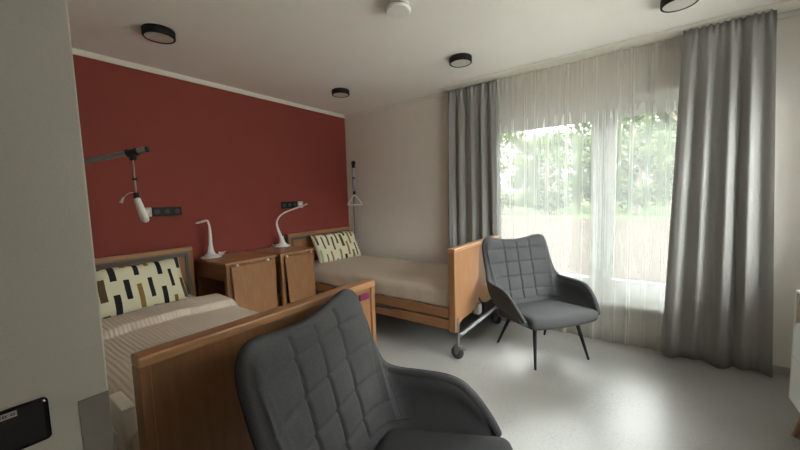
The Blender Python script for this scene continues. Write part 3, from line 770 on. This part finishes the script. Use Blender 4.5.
def shell_ring(i, side):
    u, n, r, th = rim(i); Q = Bp[i]; P = Tp[i]-r*.024
    ring = []
    wg = max(0, min(1, (JX*17+1-u*17)/2.0))
    for k in range(NT+1):
        t = k/NT; p = Q.lerp(P, t)
        bul = math.sin(PI*t)*.018*(0 if u*17 < 9 else min(1,(u*17-9)/3)); p = p+n*bul
        p = p-n*tuft(p, wg)
        d = (1-t)*(P-Q).length/.05
        if d < 1: p = p+n*.010*(1-d)**2          # soft roll towards the rim
        ring.append(p)
    for k in range(1, 12):
        a = PI*k/12; ring.append(P+n*(.010+(th-.010)/2*(1-math.cos(a)))+r*(.026*math.sin(a)))
    for k in range(NT//2+1):
        t = 1-k/(NT//2); p = Q.lerp(P, t)+n*(th+math.sin(PI*t)*.02)
        if t < .25: p = p-n*th*.55*(1-t/.25)**2
        ring.append(p)
    if side < 0: ring = [Vector((-p.x, p.y, p.z)) for p in ring]
    return ring
def make_chair(label, loc, rotz):
    t = thing('armchair', label, 'armchair', loc, rotz, 'grey tufted armchairs')
    cut = int(JX*(NS-1))
    rings = [shell_ring(i, -1) for i in range(cut, 0, -1)]+[shell_ring(i, 1) for i in range(0, cut+1)]
    b = MB(); b.ring_skin(rings); b.build('backrest', M['fabric'], t, 180)
    for s in (-1,1):
        b = MB(); b.ring_skin([shell_ring(i, s) for i in range(cut, NS)]); b.build('armrest', M['fabric'], t, 180)
    # welt along the outer rim
    path = []
    for s in (-1,1):
        seg = []
        for i in range(0 if s > 0 else 1, NS, 2):
            u, n, r, th = rim(i)
            p = Tp[i]+n*th*.80-r*.003; seg.append(Vector((s*p.x,p.y,p.z)))
        path = (seg[::-1] if s < 0 else path+seg)
    b = MB(); b.tube(path, .0042, 8); b.build('piping', M['piping'], t, 80)
    # seat cushion: domed, with a rolled front
    def seatf(v):
        x, y, z = v
        y2 = y+.055
        k = max(0,(y+.27)/.54)
        x *= .95+.09*k
        z += .018*(1-(x/.31)**2)*(1-(y/.30)**2) if z > 0 else 0
        y2 += .035*(1-(x/.31)**2)*(1 if y > 0 else 0)*k
        return Vector((x, y2, z+.335+.053*k))
    b = MB(); b.rbox((.318,.272,.05), .046, 18, seatf); b.build('seat', M['fabric'], t, 80)
    b = MB(); b.rbox((.27,.225,.016), .012, 6, lambda v: v+Vector((0,.03,.338))); b.build('base_panel', M['black'], t, 60)
    for sx in (-1,1):
        for ty, fy_ in ((.19,.275),(-.12,-.265)):
            b = MB(); b.tube([(sx*.205,ty,.335),(sx*.262,fy_,.008),(sx*.263,fy_+.001*(1 if fy_>0 else -1),0)], [.018,.0095,.009], 14); b.build('leg', M['black'], t, 40)
    return t
c1 = make_chair('grey tufted armchair standing by the window', (-.58,-2.91,0), math.atan2(-.787,-.617)-PI/2)
c2 = dup(c1, (-2.765,-3.005,0), math.radians(286.4-90), 'large grey tufted armchair in the foreground by the footboard')

# ------------------------------------------------------------------ low dresser at the right edge
x1_, x0_, yb_, yf_, zb_, zt_ = -.885, -2.12, YS+.02, -4.335, .205, .835
t = thing('dresser', 'low white and oak dresser on wooden legs at the right edge', 'dresser', ((x0_+x1_)/2, (yb_+yf_)/2, 0))
ox, oy = (x0_+x1_)/2, (yb_+yf_)/2; hx, hy = (x1_-x0_)/2, (yf_-yb_)/2
b = MB()
b.box((-hx,-hy,zt_-.012),(hx,hy,zt_),.003,1); b.box((-hx,-hy,zb_),(hx,hy,zb_+.012),.003,1)
for s in (-1,1): b.box((s*hx,-hy,zb_+.010),(s*(hx-.012),hy,zt_-.010),.003,1)
b.box((-hx+.02,-hy,zb_+.02),(hx-.02,-hy+.01,zt_-.02)); b.build('carcass', M['lacquer'], t)
b = MB(); b.box((-hx+.013,hy-.10,zt_-.22),(hx-.013,hy-.010,zt_-.013)); b.build('oak_front', M['oak'], t)
def rr_front(xa, xb, za, zb2, r):
    pts = [(xa,za),(xb,za)]
    pts += [(xb-r+r*math.cos(a), zb2-r+r*math.sin(a)) for a in [PI/2*k/8 for k in range(9)]]
    pts += [(xa+r*0, zb2)]
    return pts
for xa, xb in ((-hx+.014,-.002),(.002,hx-.014)):
    for za, zb2, r in ((zb_+.014,.455,.001),(.461,.665,.06)):
        b = MB(); b.prism(rr_front(xa, xb, za, zb2, r), .018, 'Y', hy-.019); b.build('drawer', M['lacquer'], t)
for sx in (-1,1):
    for sy in (-1,1):
        b = MB(); b.tube([(sx*(hx-.09),sy*(hy-.06),zb_+.003),(sx*(hx-.03),sy*(hy-.025),0)], [.024,.014], 14); b.build('leg', M['oak'], t, 40)

# ------------------------------------------------------------------ light: overcast daylight through the window and the added fill window
w = bpy.data.worlds.new('overcast_sky'); scene.world = w; w.use_nodes = True; nt = w.node_tree
bg = nt.nodes['Background']
tc = N(nt, 'ShaderNodeTexCoord'); sp = N(nt, 'ShaderNodeSeparateXYZ'); nt.links.new(tc.outputs['Generated'], sp.inputs[0])
rp = N(nt, 'ShaderNodeValToRGB'); rp.color_ramp.elements[0].position = .0; rp.color_ramp.elements[0].color = (.085,.092,.095,1); rp.color_ramp.elements[1].position = .45; rp.color_ramp.elements[1].color = (1,1,1,1)
nt.links.new(sp.outputs['Z'], rp.inputs[0]); nt.links.new(rp.outputs[0], bg.inputs[0]); bg.inputs[1].default_value = 9
pd = bpy.data.lights.new('window_portal', 'AREA'); pd.shape = 'RECTANGLE'; pd.size = 1.95; pd.size_y = 2.42; pd.cycles.is_portal = True
po = bpy.data.objects.new('window_portal', pd); col.objects.link(po); po.location = (T+.01,(WY0+WY1)/2,(WZ0+WZ1)/2); po.rotation_euler = (0, PI/2, 0)

pd = bpy.data.lights.new('fill_window_portal', 'AREA'); pd.shape = 'RECTANGLE'; pd.size = VX1-VX0; pd.size_y = VZ1-VZ0; pd.cycles.is_portal = True  # sky portal for the added fill window
po = bpy.data.objects.new('fill_window_portal', pd); col.objects.link(po); po.location = ((VX0+VX1)/2, YS-.21, (VZ0+VZ1)/2); po.rotation_euler = (PI/2, 0, PI)

# ------------------------------------------------------------------ camera
f_px, yaw, pitch, roll = 335.45, math.radians(53.7755), math.radians(4.7773), math.radians(1.70827)
fw = Vector((math.sin(yaw)*math.cos(pitch), math.cos(yaw)*math.cos(pitch), -math.sin(pitch)))
rt = Vector((math.cos(yaw), -math.sin(yaw), 0)); dn = fw.cross(rt)
c, s = math.cos(roll), math.sin(roll); r2 = c*rt+s*dn; d2 = -s*rt+c*dn
cd = bpy.data.cameras.new('camera'); cam = bpy.data.objects.new('camera', cd); col.objects.link(cam)
cd.sensor_width = 36; cd.lens = f_px*36/800; cd.clip_start = .02; cd.clip_end = 300
m3 = Matrix((r2, -d2, -fw)).transposed().to_4x4(); m3.translation = Vector((-3.66, -3.6434, 1.415)); cam.matrix_world = m3
scene.camera = cam

vs = scene.view_settings; vs.view_transform = 'Standard'; vs.look = 'None'; vs.gamma = 1; vs.use_curve_mapping = False; vs.exposure = 1.95
cy = scene.cycles; cy.use_denoising = True; cy.use_adaptive_sampling = False; cy.max_bounces = 14; cy.diffuse_bounces = 8; cy.transparent_max_bounces = 24; cy.sample_clamp_indirect = 6
try: cy.denoiser = 'OPENIMAGEDENOISE'; cy.denoising_prefilter = 'ACCURATE'; cy.denoising_input_passes = 'RGB_ALBEDO_NORMAL'
except Exception: pass
